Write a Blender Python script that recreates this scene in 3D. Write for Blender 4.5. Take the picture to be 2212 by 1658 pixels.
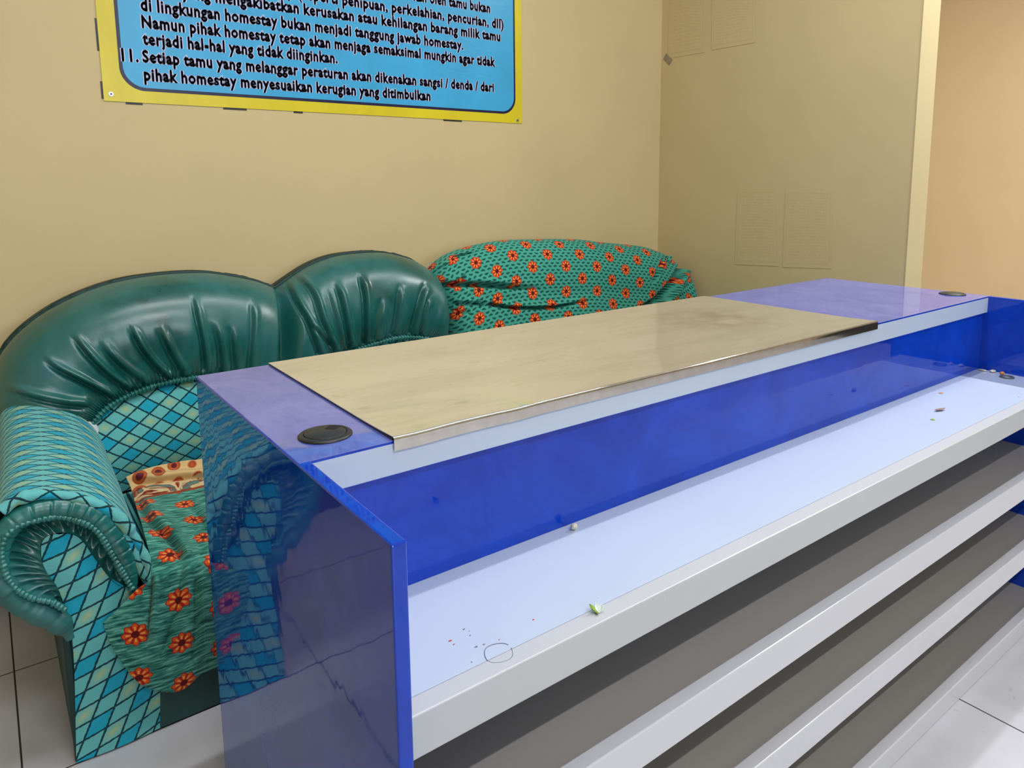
import bpy, bmesh, math, random
import numpy as np
from mathutils import Matrix, Vector

for o in list(bpy.data.objects):
    bpy.data.objects.remove(o)
C = bpy.context.scene.collection
SC = bpy.context.scene

# ------------------------------------------------------------------ camera
CAM = np.array([-0.26108572, -0.54982894, 1.13601551])
RM = np.array([[0.7924273058960266, -0.6099397712017689, -0.005695645415484674],
               [-0.09141477827583261, -0.10952258012704164, -0.989771762961086],
               [0.6030773608610636, 0.7848428377380083, -0.14254619205087504]])
FPX, CX, CY, W, H = 1560.8833, 1156.8357, 616.3126, 2212.0, 1658.0
cd = bpy.data.cameras.new('camera'); cam = bpy.data.objects.new('camera', cd); C.objects.link(cam)
cd.sensor_fit = 'HORIZONTAL'; cd.sensor_width = 36.0
cd.lens = 36.0 * FPX / W
cd.shift_x = (W / 2 - CX) / W
cd.shift_y = (CY - H / 2) / W
cd.clip_start = 0.02
m3 = RM.T @ np.diag([1, -1, -1])
M = Matrix([list(m3[i]) + [CAM[i]] for i in range(3)] + [[0, 0, 0, 1]])
cam.matrix_world = M
SC.camera = cam

# ------------------------------------------------------------------ world, exposure, lights
SC.view_settings.view_transform = 'Standard'
SC.view_settings.look = 'None'
SC.view_settings.gamma = 1.0
SC.view_settings.use_curve_mapping = False
SC.view_settings.exposure = 0.0
wd = bpy.data.worlds.new('world'); SC.world = wd; wd.use_nodes = True
bgn = wd.node_tree.nodes['Background']
bgn.inputs['Color'].default_value = (0.75, 0.87, 1.0, 1); bgn.inputs['Strength'].default_value = 1.0

ROOM = dict(x0=-3.2, x1=4.7, y0=-4.2, y1=1.812, z1=2.75)

def area(name, loc, size, size_y, power, color, rot=(0, 0, 0), spread=math.pi):
    l = bpy.data.lights.new(name, 'AREA'); l.shape = 'RECTANGLE'; l.size = size; l.size_y = size_y
    l.energy = power; l.color = color; l.spread = spread
    o = bpy.data.objects.new(name, l); C.objects.link(o); o.location = loc; o.rotation_euler = rot
    return o

# fill light set in an added, unseen window behind the camera (built below)
area('window_fill', (0.35, ROOM['y0'] - 0.06, 1.55), 2.3, 1.5, 62, (0.80, 0.90, 1.0), (math.radians(90), 0, 0))

# ------------------------------------------------------------------ helpers: pixels and points of the photograph
def px(u, v, x=None, y=None, z=None):
    """point on a known plane of the room that is measured at this place of the photograph"""
    r = RM.T @ np.array([(u - CX) / FPX, (v - CY) / FPX, 1.0])
    ax, val = (0, x) if x is not None else (1, y) if y is not None else (2, z)
    return CAM + (val - CAM[ax]) / r[ax] * r

def to_px(P):
    c = (np.asarray(P) - CAM) @ RM.T
    return np.stack([CX + FPX * c[..., 0] / c[..., 2], CY + FPX * c[..., 1] / c[..., 2]], -1)

def smooth(a, b, x):
    t = np.clip((x - a) / (b - a), 0, 1); return t * t * (3 - 2 * t)

def crom(P, n):
    """resample control points P (k,d) into n points on a Catmull-Rom curve"""
    P = np.asarray(P, float); k = len(P)
    Q = np.vstack([2 * P[0] - P[1], P, 2 * P[-1] - P[-2]])
    t = np.linspace(0, k - 1 - 1e-9, n); i = t.astype(int); f = (t - i)[:, None]
    a, b, c, d = Q[i], Q[i + 1], Q[i + 2], Q[i + 3]
    return 0.5 * (2 * b + (c - a) * f + (2 * a - 5 * b + 4 * c - d) * f ** 2 + (3 * b - a - 3 * c + d) * f ** 3)

def crom_even(P, n):
    D = crom(P, 600); s = np.r_[0, np.cumsum(np.linalg.norm(np.diff(D, axis=0), axis=1))]
    q = np.linspace(0, s[-1], n)
    return np.stack([np.interp(q, s, D[:, j]) for j in range(D.shape[1])], 1)

rng = np.random.default_rng(7)

def vnoise(x, seed=0):
    """smooth 1-D noise in -1..1"""
    x = np.asarray(x, float); i = np.floor(x).astype(int); f = x - i; f = f * f * (3 - 2 * f)
    h = lambda k: np.modf(np.sin((k + seed * 57.31) * 12.9898) * 43758.5453)[0]
    return h(i) * (1 - f) + h(i + 1) * f

# ------------------------------------------------------------------ helpers: materials
class NT:
    def __init__(s, name):
        s.m = bpy.data.materials.new(name); s.m.use_nodes = True; s.t = s.m.node_tree
        s.b = s.t.nodes['Principled BSDF']; s.out = s.t.nodes['Material Output']
    def n(s, kind, **kw):
        nd = s.t.nodes.new(kind)
        for k, v in kw.items(): setattr(nd, k, v)
        return nd
    def link(s, a, b): s.t.links.new(a, b)
    def put(s, sock, v):
        if isinstance(v, (int, float)): sock.default_value = v
        elif isinstance(v, (tuple, list)): sock.default_value = v
        else: s.link(v, sock)
    def math(s, op, a, b=0.0, c=0.0):
        nd = s.n('ShaderNodeMath', operation=op)
        for i, v in enumerate((a, b, c)): s.put(nd.inputs[i], v)
        return nd.outputs[0]
    def mix(s, f, a, b, mode='MIX'):
        nd = s.n('ShaderNodeMix', data_type='RGBA', blend_type=mode)
        s.put(nd.inputs['Factor'], f)
        s.put(nd.inputs[6], a if not isinstance(a, tuple) else (*a, 1)); s.put(nd.inputs[7], b if not isinstance(b, tuple) else (*b, 1))
        return nd.outputs[2]
    def coord(s, which='Object'):
        return s.n('ShaderNodeTexCoord').outputs[which]
    def mapping(s, vec, scale=(1, 1, 1), loc=(0, 0, 0), rot=(0, 0, 0)):
        nd = s.n('ShaderNodeMapping'); s.link(vec, nd.inputs[0]); nd.inputs['Scale'].default_value = scale
        nd.inputs['Location'].default_value = loc; nd.inputs['Rotation'].default_value = rot
        return nd.outputs[0]
    def noise(s, vec, scale=5, detail=3, rough=0.5, dist=0.0):
        nd = s.n('ShaderNodeTexNoise'); s.link(vec, nd.inputs['Vector'])
        nd.inputs['Scale'].default_value = scale; nd.inputs['Detail'].default_value = detail
        nd.inputs['Roughness'].default_value = rough; nd.inputs['Distortion'].default_value = dist
        return nd.outputs['Fac']
    def ramp(s, f, stops):
        nd = s.n('ShaderNodeValToRGB'); s.put(nd.inputs[0], f); e = nd.color_ramp.elements
        while len(e) < len(stops): e.new(0.5)
        for k, (p, c) in enumerate(stops): e[k].position = p; e[k].color = (*c, 1) if len(c) == 3 else c
        return nd.outputs[0]
    def sep(s, vec):
        nd = s.n('ShaderNodeSeparateXYZ'); s.link(vec, nd.inputs[0]); return nd.outputs
    def bump(s, h, strength=0.2, dist=0.01):
        nd = s.n('ShaderNodeBump'); nd.inputs['Strength'].default_value = strength; nd.inputs['Distance'].default_value = dist
        s.link(h, nd.inputs['Height']); s.link(nd.outputs[0], s.b.inputs['Normal']); return nd
    def base(s, col): s.put(s.b.inputs['Base Color'], (*col, 1) if isinstance(col, tuple) else col)
    def set(s, **kw):
        for k, v in kw.items(): s.put(s.b.inputs[k.replace('_', ' ')], v)
        return s.m

def srgb(r, g, b):
    f = lambda c: (c / 255) / 12.92 if c <= 10 else ((c / 255 + 0.055) / 1.055) ** 2.4
    return (f(r), f(g), f(b))

def plain(name, col, rough=0.5, metal=0.0, nscale=30.0, amt=0.06, bump=0.0, **kw):
    t = NT(name); v = t.coord()
    f = t.noise(v, nscale, 4)
    d = tuple(c * (1 - amt) for c in col); l = tuple(min(1, c * (1 + amt)) for c in col)
    t.base(t.ramp(f, [(0.3, d), (0.7, l)])); t.set(Roughness=rough, Metallic=metal, **kw)
    if bump: t.bump(f, bump, 0.002)
    return t.m

def mat_wall(name, col):
    t = NT(name); v = t.coord()
    big = t.noise(v, 1.3, 4, 0.6); fine = t.noise(v, 9, 6, 0.7); spots = t.noise(v, 5, 8, 0.75)
    c1 = t.ramp(big, [(0.3, tuple(c * 0.95 for c in col)), (0.7, tuple(c * 1.04 for c in col))])
    st = t.ramp(spots, [(0.66, (1, 1, 1)), (0.76, (0.86, 0.83, 0.78))])
    t.base(t.mix(0.55, c1, st, 'MULTIPLY')); t.set(Roughness=0.62, Specular_IOR_Level=0.25)
    t.bump(fine, 0.12, 0.003); return t.m

def mat_floor():
    t = NT('floor_tile'); v = t.coord(); x, y, z = t.sep(v)
    T = 0.4125
    def line(c, off):
        f = t.math('FRACT', t.math('DIVIDE', t.math('SUBTRACT', c, off), T))
        d = t.math('MINIMUM', f, t.math('SUBTRACT', 1.0, f))
        return t.math('LESS_THAN', d, 0.0042)
    g = t.math('MAXIMUM', line(x, -0.2908), line(y, 1.0245))
    cloud = t.noise(v, 2.5, 5, 0.6, 0.6); dirt = t.noise(v, 14, 6, 0.7)
    c = t.ramp(cloud, [(0.3, srgb(184, 182, 185)), (0.7, srgb(204, 203, 209))])
    c = t.mix(t.math('MULTIPLY', t.math('GREATER_THAN', dirt, 0.66), 0.18), c, srgb(120, 110, 100))
    t.base(t.mix(g, c, srgb(42, 38, 36)))
    t.set(Roughness=t.math('ADD', t.math('MULTIPLY', g, 0.5), t.math('MULTIPLY_ADD', dirt, 0.12, 0.14)))
    t.bump(t.noise(v, 4, 2), 0.005, 0.01); return t.m

def mat_blue():
    t = NT('blue_gloss_laminate'); v = t.coord()
    sm = t.noise(v, 7, 6, 0.7, 0.8)
    t.base(t.ramp(sm, [(0.35, (0.002, 0.034, 0.37)), (0.75, (0.004, 0.058, 0.54))]))
    t.set(Roughness=t.ramp(sm, [(0.4, (0.03,) * 3), (0.8, (0.075,) * 3)]), IOR=1.52)
    t.bump(t.noise(t.mapping(v, (1, 1.4, 1)), 9, 2, 0.5), 0.06, 0.01); return t.m

def mat_blue_reflect():
    t = NT('blue_laminate_reflection_tint'); v = t.coord()
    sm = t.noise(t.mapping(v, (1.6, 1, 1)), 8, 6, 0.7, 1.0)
    t.base(t.ramp(sm, [(0.36, (0.075, 0.110, 0.45)), (0.62, (0.140, 0.170, 0.53))]))  # wall reflection painted in as a paler base colour, over smeary dust
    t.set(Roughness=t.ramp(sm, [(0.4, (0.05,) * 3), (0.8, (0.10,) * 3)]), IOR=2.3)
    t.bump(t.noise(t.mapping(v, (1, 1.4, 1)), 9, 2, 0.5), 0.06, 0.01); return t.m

def mat_white(name, col, rough=0.3, rig=0.07):
    t = NT(name); v = t.coord()
    sm = t.noise(v, 3.5, 5, 0.65, 0.5); sp = t.noise(v, 55, 3, 0.8)
    c = t.ramp(sm, [(0.3, tuple(k * 0.965 for k in col)), (0.75, col)])
    c = t.mix(t.math('MULTIPLY', t.math('GREATER_THAN', sp, 0.745), 0.35), c, srgb(120, 125, 140))
    t.base(c); t.set(Roughness=rough); t.bump(t.noise(v, 8, 2), 0.03, 0.01); return t.m

STAIN = tuple(px(1555, 690, z=0.823) - np.array([0.70, 0.47, 0.8208]))
def mat_steel():
    t = NT('scuffed_steel'); v = t.coord()
    a = t.noise(t.mapping(v, (0.6, 2.2, 1)), 6, 7, 0.68, 0.5); b = t.noise(t.mapping(v, (1, 3.5, 1)), 16, 6, 0.72, 1.2)
    c = t.ramp(a, [(0.33, (0.78, 0.77, 0.70)), (0.55, (0.92, 0.91, 0.86))])
    c = t.mix(t.math('MULTIPLY', t.ramp(b, [(0.58, (0, 0, 0)), (0.70, (1, 1, 1))]), 0.42), c, (0.40, 0.38, 0.31))
    vd = t.n('ShaderNodeVectorMath', operation='DISTANCE'); t.link(v, vd.inputs[0]); vd.inputs[1].default_value = STAIN
    g = t.math('MULTIPLY', t.ramp(vd.outputs['Value'], [(0.02, (1, 1, 1)), (0.17, (0, 0, 0))]), t.ramp(t.noise(v, 14, 4), [(0.35, (0, 0, 0)), (0.6, (1, 1, 1))]))
    c = t.mix(t.math('MULTIPLY', g, 0.6), c, (0.34, 0.27, 0.15))
    t.base(c); t.set(Metallic=0.80, Roughness=t.ramp(a, [(0.3, (0.13,) * 3), (0.7, (0.06,) * 3)]))
    t.bump(t.noise(v, 5, 3), 0.02, 0.01); return t.m

def mat_leather(name, k=1.0, rough=0.27):
    t = NT(name); v = t.coord()
    a = t.noise(v, 5.5, 6, 0.65, 0.4); b = t.noise(v, 70, 4, 0.6)
    c = t.ramp(a, [(0.28, (0.004 * k, 0.068 * k, 0.056 * k)), (0.46, (0.008 * k, 0.125 * k, 0.108 * k)), (0.60, (0.022 * k, 0.150 * k, 0.142 * k)), (0.74, (0.006 * k, 0.120 * k, 0.180 * k))])
    c = t.mix(t.math('MULTIPLY', t.math('GREATER_THAN', t.noise(v, 40, 5, 0.8), 0.72), 0.5), c, (0.20, 0.22, 0.19))
    t.base(c); t.set(Roughness=t.ramp(a, [(0.3, (rough,) * 3), (0.7, (rough + 0.14,) * 3)]), IOR=1.75)
    t.bump(b, 0.10, 0.002); return t.m

def mat_plaid():
    t = NT('teal_plaid_weave'); v = t.coord('UV'); u, w, _ = t.sep(v)
    Pd = 0.064
    wob = t.math('MULTIPLY', t.math('SUBTRACT', t.noise(v, 160, 2), 0.5), 0.05)
    def band(a, b):
        q = t.math('ADD', t.math('DIVIDE', t.math('ADD', t.math('MULTIPLY', u, a), t.math('MULTIPLY', w, b)), Pd), wob)
        f = t.math('FRACT', q)
        inb = t.math('LESS_THAN', f, 0.5)
        d = t.math('MINIMUM', t.math('ABSOLUTE', t.math('SUBTRACT', f, 0.5)), t.math('MINIMUM', f, t.math('SUBTRACT', 1.0, f)))
        mid = t.math('SUBTRACT', 1.0, t.math('MULTIPLY', t.math('ABSOLUTE', t.math('SUBTRACT', f, 0.25)), 4.0))
        return inb, t.math('LESS_THAN', d, 0.030), t.math('MAXIMUM', mid, 0.0)
    b1, l1, m1 = band(0.62, 0.80); b2, l2, m2 = band(-0.62, 0.80)
    c = t.mix(t.noise(v, 60, 4), srgb(14, 156, 186), srgb(44, 178, 204))
    anyb = t.math('MAXIMUM', b1, b2)
    c = t.mix(t.math('MULTIPLY', anyb, 0.62), c, srgb(128, 202, 184))
    c = t.mix(t.math('MULTIPLY', t.math('MULTIPLY', m1, m2), 0.85), c, srgb(184, 196, 128))
    c = t.mix(t.math('MULTIPLY', t.math('MAXIMUM', l1, l2), 0.93), c, srgb(6, 34, 46))
    t.base(c); t.set(Roughness=0.85, Specular_IOR_Level=0.2, Sheen_Weight=0.12)
    t.bump(t.noise(v, 420, 3), 0.35, 0.002); return t.m

def flower_layer(t, c, u, w, cw, ch, ou, ow, R):
    lx = t.math('MULTIPLY', t.math('SUBTRACT', t.math('FRACT', t.math('ADD', t.math('DIVIDE', u, cw), ou)), 0.5), cw)
    ly = t.math('MULTIPLY', t.math('SUBTRACT', t.math('FRACT', t.math('ADD', t.math('DIVIDE', w, ch), ow)), 0.5), ch)
    r = t.math('SQRT', t.math('ADD', t.math('MULTIPLY', lx, lx), t.math('MULTIPLY', ly, ly)))
    th = t.math('ARCTAN2', ly, lx)
    lob = t.math('COSINE', t.math('MULTIPLY', th, 8.0))
    edge = t.math('MULTIPLY_ADD', lob, R * 0.10, R * 0.92)
    c = t.mix(t.math('LESS_THAN', r, edge), c, srgb(176, 28, 26))
    pet = t.math('MULTIPLY', t.math('LESS_THAN', r, t.math('SUBTRACT', edge, R * 0.09)), t.math('GREATER_THAN', lob, -0.45))
    pet = t.math('MULTIPLY', pet, t.math('GREATER_THAN', r, R * 0.30))
    c = t.mix(pet, c, srgb(222, 92, 26))
    hl = t.math('MULTIPLY', t.math('GREATER_THAN', lob, 0.55), t.math('LESS_THAN', t.math('ABSOLUTE', t.math('SUBTRACT', r, R * 0.52)), R * 0.15))
    c = t.mix(t.math('MULTIPLY', hl, 0.85), c, srgb(246, 176, 84))
    c = t.mix(t.math('LESS_THAN', r, R * 0.30), c, srgb(96, 10, 14))
    return c

def mat_flower(name, streak=False, border=None):
    t = NT(name); v = t.coord('UV'); u, w, _ = t.sep(v)
    if streak:
        f = t.noise(t.mapping(v, (26, 190, 1)), 1.0, 4, 0.6, 0.3)
        c = t.ramp(f, [(0.36, srgb(14, 74, 66)), (0.50, srgb(58, 136, 120)), (0.66, srgb(122, 196, 174))])
    else:
        rh, dw = 0.0135, 0.026
        ww = t.math('ADD', w, t.math('MULTIPLY', t.math('SINE', t.math('MULTIPLY', u, 210.0)), 0.0016))
        row = t.math('FLOOR', t.math('DIVIDE', ww, rh))
        fu = t.math('FRACT', t.math('ADD', t.math('DIVIDE', u, dw), t.math('MULTIPLY', row, 0.5)))
        fv = t.math('FRACT', t.math('DIVIDE', ww, rh))
        e = t.math('ADD', t.math('POWER', t.math('MULTIPLY', t.math('ABSOLUTE', t.math('SUBTRACT', fu, 0.5)), 2.9), 2.0),
                   t.math('POWER', t.math('MULTIPLY', t.math('ABSOLUTE', t.math('SUBTRACT', fv, 0.5)), 3.4), 2.0))
        c = t.ramp(e, [(0.55, srgb(6, 84, 72)), (0.95, srgb(28, 116, 100)), (1.0, srgb(70, 162, 142))])
    c = flower_layer(t, c, u, w, 0.160, 0.098, 0.0, 0.0, 0.0245)
    c = flower_layer(t, c, u, w, 0.160, 0.098, 0.5, 0.5, 0.0245)
    if border is not None:
        sw = t.noise(v, 17, 2, 0.5, 1.6)
        bc = t.ramp(sw, [(0.36, srgb(92, 128, 116)), (0.41, srgb(132, 44, 24)), (0.47, srgb(214, 190, 140)), (0.56, srgb(220, 200, 152)), (0.60, srgb(180, 84, 40)), (0.66, srgb(120, 36, 26))])
        vo = t.n('ShaderNodeTexVoronoi'); t.link(v, vo.inputs['Vector']); vo.inputs['Scale'].default_value = 24; vo.inputs['Randomness'].default_value = 0.35
        rg_ = t.ramp(vo.outputs['Distance'], [(0.20, srgb(110, 30, 40)), (0.26, srgb(204, 112, 52)), (0.36, srgb(168, 62, 30)), (0.44, srgb(226, 192, 132)), (0.52, srgb(222, 186, 126))])
        bc = t.mix(t.math('GREATER_THAN', w, border + 0.062), bc, rg_)
        bc = t.mix(t.math('LESS_THAN', w, border + 0.012), bc, srgb(150, 66, 36))
        c = t.mix(t.math('GREATER_THAN', w, border), c, bc)
    t.base(c); t.set(Roughness=0.8, Specular_IOR_Level=0.2, Sheen_Weight=0.1)
    t.bump(t.noise(v, 300, 3), 0.25, 0.002); return t.m

def mat_banner(name, col):
    t = NT(name); v = t.coord()
    a = t.noise(t.mapping(v, (1, 1, 0.5)), 6, 4, 0.6, 0.8)
    t.base(t.ramp(a, [(0.3, tuple(c * 0.90 for c in col)), (0.7, tuple(min(1, c * 1.06) for c in col))]))
    t.set(Roughness=0.32); t.bump(t.noise(t.mapping(v, (1, 1, 2)), 7, 3, 0.6, 1.0), 0.12, 0.01); return t.m

def mat_paper(name):
    t = NT(name); x, y, z = t.sep(t.coord('UV'))
    rows = t.math('FRACT', t.math('MULTIPLY', y, 26.0))
    words = t.noise(t.mapping(t.coord('UV'), (30, 26, 1)), 1.0, 2)
    ink = t.math('MULTIPLY', t.math('LESS_THAN', rows, 0.42), t.math('GREATER_THAN', words, 0.47))
    for lo, hi, s in ((0.12, 0.88, x), (0.10, 0.92, y)):
        ink = t.math('MULTIPLY', ink, t.math('MULTIPLY', t.math('GREATER_THAN', s, lo), t.math('LESS_THAN', s, hi)))
    d = t.math('MINIMUM', t.math('MINIMUM', x, t.math('SUBTRACT', 1.0, x)), t.math('MINIMUM', y, t.math('SUBTRACT', 1.0, y)))
    fr = t.math('LESS_THAN', t.math('ABSOLUTE', t.math('SUBTRACT', d, 0.05)), 0.008)
    ink = t.math('MAXIMUM', ink, fr)
    t.base(t.mix(t.math('MULTIPLY', ink, 0.10), srgb(212, 190, 141), srgb(120, 104, 74))); return t.set(Roughness=0.6)

M_ = {}
WALLC = srgb(213, 192, 144)
M_['wall'] = mat_wall('cream_wall_paint', WALLC)
M_['wall_far'] = mat_wall('warm_cream_wall_paint', srgb(202, 180, 142))
M_['wall_end'] = mat_wall('pale_cream_wall_paint', srgb(196, 179, 136))
M_['ceiling'] = plain('white_ceiling_paint', srgb(228, 226, 218), 0.8)
M_['floor'] = mat_floor()
M_['brown'] = plain('brown_skirting_tile', srgb(92, 62, 42), 0.4)
M_['blue'] = mat_blue()
M_['blue_top'] = mat_blue_reflect()
M_['white'] = mat_white('white_laminate', srgb(184, 196, 214), 0.22)
M_['board'] = mat_white('shaded_white_melamine', srgb(160, 155, 150), 0.42)  # shade between the shelves put into the colour, greyer than the lips
M_['front'] = mat_white('white_front_edge', srgb(188, 190, 193), 0.3)
M_['strip'] = mat_white('white_edge_strip', srgb(208, 208, 213), 0.25)
M_['steel'] = mat_steel()
M_['steel_clean'] = plain('polished_steel', (0.72, 0.71, 0.69), 0.07, 1.0, 60, 0.08)
M_['black'] = plain('black_plastic', srgb(34, 33, 33), 0.42)
M_['dark'] = plain('dark_opening', srgb(8, 8, 8), 0.7)
M_['leather'] = mat_leather('green_leather')
M_['leather_worn'] = mat_leather('worn_green_leather', 1.0, 0.45)
M_['leather_light'] = mat_leather('light_green_leather_trim', 1.35, 0.30)
M_['piping'] = plain('dark_green_piping', (0.004, 0.030, 0.026), 0.5)
M_['skirt'] = plain('dark_green_vinyl', (0.012, 0.062, 0.056), 0.6)
M_['plaid'] = mat_plaid()
M_['cover'] = mat_flower('flowered_teal_cover')
M_['throw'] = mat_flower('flowered_teal_throw', True, 0.57)
M_['lining'] = plain('white_lining', srgb(214, 220, 226), 0.8)
M_['yellow'] = mat_banner('yellow_vinyl', srgb(226, 206, 34))
M_['cyan'] = mat_banner('light_blue_vinyl', srgb(62, 172, 222))
M_['navy'] = plain('navy_print', srgb(20, 12, 62), 0.35)
M_['halo'] = plain('lavender_print', srgb(204, 204, 236), 0.35)
M_['paper'] = mat_paper('cream_paper')
M_['tape'] = plain('grey_tape', srgb(150, 136, 112), 0.4)
M_['nail'] = plain('nail_metal', srgb(190, 188, 184), 0.35, 0.8)
M_['ring'] = plain('grey_metal_ring', srgb(84, 88, 98), 0.4)
M_['ivory'] = plain('ivory_bead', srgb(206, 200, 184), 0.6, 0, 200, 0.25)
M_['green_bit'] = plain('green_leaf', srgb(132, 160, 40), 0.6, 0, 120, 0.4)
M_['pale_bit'] = plain('pale_petal', srgb(206, 218, 208), 0.6)
M_['orange_bit'] = plain('orange_bead', srgb(206, 134, 58), 0.5)
M_['brown_bit'] = plain('dry_leaf', srgb(132, 112, 100), 0.8, 0, 150, 0.3)
M_['ink'] = plain('grey_ink', srgb(112, 112, 128), 0.6)
M_['red_ink'] = plain('red_stain', srgb(178, 60, 60), 0.6)
M_['glass'] = plain('window_glass', (0.9, 0.95, 1.0), 0.02, Transmission_Weight=1.0)
M_['frame'] = plain('white_window_frame', srgb(220, 220, 216), 0.4)
M_['wood'] = plain('dark_wood_door', srgb(38, 30, 26), 0.35, 0, 6, 0.2)
tl = NT('lamp_tube'); tl.set(Emission_Color=(0.95, 0.97, 1, 1), Emission_Strength=6.0); M_['tube'] = tl.m

# ------------------------------------------------------------------ helpers: meshes
class MB:
    def __init__(s): s.v = []; s.f = []; s.uv = []
    def add(s, V, F, UV=None):
        o = len(s.v); s.v += [tuple(map(float, p)) for p in V]
        s.uv += [tuple(map(float, q)) for q in UV] if UV is not None else [(float(p[0]), float(p[2])) for p in V]
        s.f += [tuple(i + o for i in f) for f in F]
        return s
    def box(s, x0, x1, y0, y1, z0, z1):
        V = [(x, y, z) for x in (x0, x1) for y in (y0, y1) for z in (z0, z1)]
        return s.add(V, [(0, 1, 3, 2), (4, 6, 7, 5), (0, 4, 5, 1), (2, 3, 7, 6), (0, 2, 6, 4), (1, 5, 7, 3)])
    def grid(s, P, UV=None, closed=False):
        """P (n,m,3)"""
        n, m = P.shape[:2]; F = []
        for i in range(n - 1):
            for j in range(m if closed else m - 1):
                k = (j + 1) % m; F.append((i * m + j, i * m + k, (i + 1) * m + k, (i + 1) * m + j))
        return s.add(P.reshape(-1, 3), F, None if UV is None else UV.reshape(-1, 2))
    def tube(s, path, rad, seg=10, flat=1.0, up=(0, 0, 1), cap=True):
        P = np.asarray(path, float); n = len(P); rad = np.broadcast_to(np.asarray(rad, float), (n,))
        T = np.gradient(P, axis=0); T /= np.linalg.norm(T, axis=1)[:, None] + 1e-12
        up = np.broadcast_to(np.asarray(up, float), P.shape)
        A = np.cross(T, up); A /= np.linalg.norm(A, axis=1)[:, None] + 1e-12; B = np.cross(A, T)
        a = np.linspace(0, 2 * np.pi, seg, endpoint=False)
        G = P[:, None] + rad[:, None, None] * (np.cos(a)[None, :, None] * A[:, None] + flat * np.sin(a)[None, :, None] * B[:, None])
        L = np.r_[0, np.cumsum(np.linalg.norm(np.diff(P, axis=0), axis=1))]
        UV = np.stack(np.broadcast_arrays(L[:, None], (a * rad.mean())[None]), -1)
        o = len(s.v); s.grid(G, UV, closed=True)
        if cap:
            s.f.append(tuple(o + i for i in range(seg))); s.f.append(tuple(o + (n - 1) * seg + i for i in range(seg))[::-1])
        return s
    def prism(s, poly, h0, h1, axis='x'):
        n = len(poly)
        mk = {'x': lambda h, a, b: (h, a, b), 'y': lambda h, a, b: (a, h, b), 'z': lambda h, a, b: (a, b, h)}[axis]
        V = [mk(h0, *p) for p in poly] + [mk(h1, *p) for p in poly]
        F = [tuple(range(n))[::-1], tuple(range(n, 2 * n))] + [(i, (i + 1) % n, n + (i + 1) % n, n + i) for i in range(n)]
        return s.add(V, F)
    def lathe(s, prof, c, seg=40):
        a = np.linspace(0, 2 * np.pi, seg, endpoint=False); pr = np.asarray(prof, float)
        G = np.stack([c[0] + pr[:, 0, None] * np.cos(a), c[1] + pr[:, 0, None] * np.sin(a), np.broadcast_to(c[2] + pr[:, 1, None], (len(pr), seg))], -1)
        return s.grid(G, closed=True)
    def build(s, name, mat, parent=None, smooth_=False, bevel=0.0, seg=2, thick=0.0, at=None):
        me = bpy.data.meshes.new(name); me.from_pydata(s.v, [], s.f); me.update()
        uvl = me.uv_layers.new(name='UVMap')
        idx = np.empty(len(me.loops), int); me.loops.foreach_get('vertex_index', idx)
        uvl.data.foreach_set('uv', np.asarray(s.uv)[idx].ravel())
        bm = bmesh.new(); bm.from_mesh(me); bmesh.ops.recalc_face_normals(bm, faces=bm.faces); bm.to_mesh(me); bm.free()
        me.materials.append(mat if not isinstance(mat, str) else M_[mat])
        if smooth_: me.polygons.foreach_set('use_smooth', [True] * len(me.polygons))
        o = bpy.data.objects.new(name, me); C.objects.link(o)
        if parent is not None:
            o.parent = parent; org = WORLD(parent)
            me.transform(Matrix.Translation(-org))
        elif at is not None:
            me.transform(Matrix.Translation(-Vector(at))); o.location = at
        if thick:
            md = o.modifiers.new('thickness', 'SOLIDIFY'); md.thickness = thick; md.offset = 0
        if bevel:
            md = o.modifiers.new('edge', 'BEVEL'); md.width = bevel; md.segments = seg; md.limit_method = 'ANGLE'; md.angle_limit = math.radians(40)
            md.harden_normals = False
        return o

def WORLD(o):
    p = Vector((0, 0, 0))
    while o is not None: p += Vector(o.location); o = o.parent
    return p

def thing(name, label, cat, loc, group=None):
    o = bpy.data.objects.new(name, None); C.objects.link(o); o.location = loc; o.empty_display_size = 0.1
    return tag(o, label, cat, group)

def tag(o, label, cat, group=None):
    o['label'] = label; o['category'] = cat
    if group: o['group'] = group
    return o

def struct(name, mb, mat, parent=None, **kw):
    o = mb.build(name, mat, parent, **kw)
    if parent is None: o['kind'] = 'structure'
    return o

# ------------------------------------------------------------------ the room
R_ = ROOM; T = 0.12; XR, YE = 2.288, 0.65     # right wall plane and where that wall ends
struct('floor', MB().box(R_['x0'] - T, R_['x1'] + T, R_['y0'] - T, R_['y1'] + T, -0.1, 0.0), 'floor')
struct('ceiling', MB().box(R_['x0'] - T, R_['x1'] + T, R_['y0'] - T, R_['y1'] + T, R_['z1'], R_['z1'] + 0.1), 'ceiling')
struct('wall_back', MB().box(R_['x0'] - T, R_['x1'] + T, R_['y1'], R_['y1'] + T, 0, R_['z1']), 'wall')
struct('wall_right', MB().box(XR, XR + T, YE, R_['y1'], 0, R_['z1']), 'wall')
struct('trim_1', MB().box(XR - 0.0015, XR + T, YE - 0.004, YE, 0, R_['z1']), 'wall_end')
struct('wall_far', MB().box(R_['x1'], R_['x1'] + T, R_['y0'], R_['y1'], 0, R_['z1']), 'wall_far')
struct('wall_left', MB().box(R_['x0'] - T, R_['x0'], R_['y0'], R_['y1'], 0, R_['z1']), 'wall')
wx0, wx1, wz0, wz1 = -0.85, 1.55, 0.8, 2.3
wf = MB(); y0, y1 = R_['y0'] - T, R_['y0']
wf.box(R_['x0'] - T, wx0, y0, y1, 0, R_['z1']).box(wx1, R_['x1'] + T, y0, y1, 0, R_['z1'])
wf.box(wx0, wx1, y0, y1, 0, wz0).box(wx0, wx1, y0, y1, wz1, R_['z1'])
struct('wall_front', wf, 'wall')
win = MB()
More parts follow.
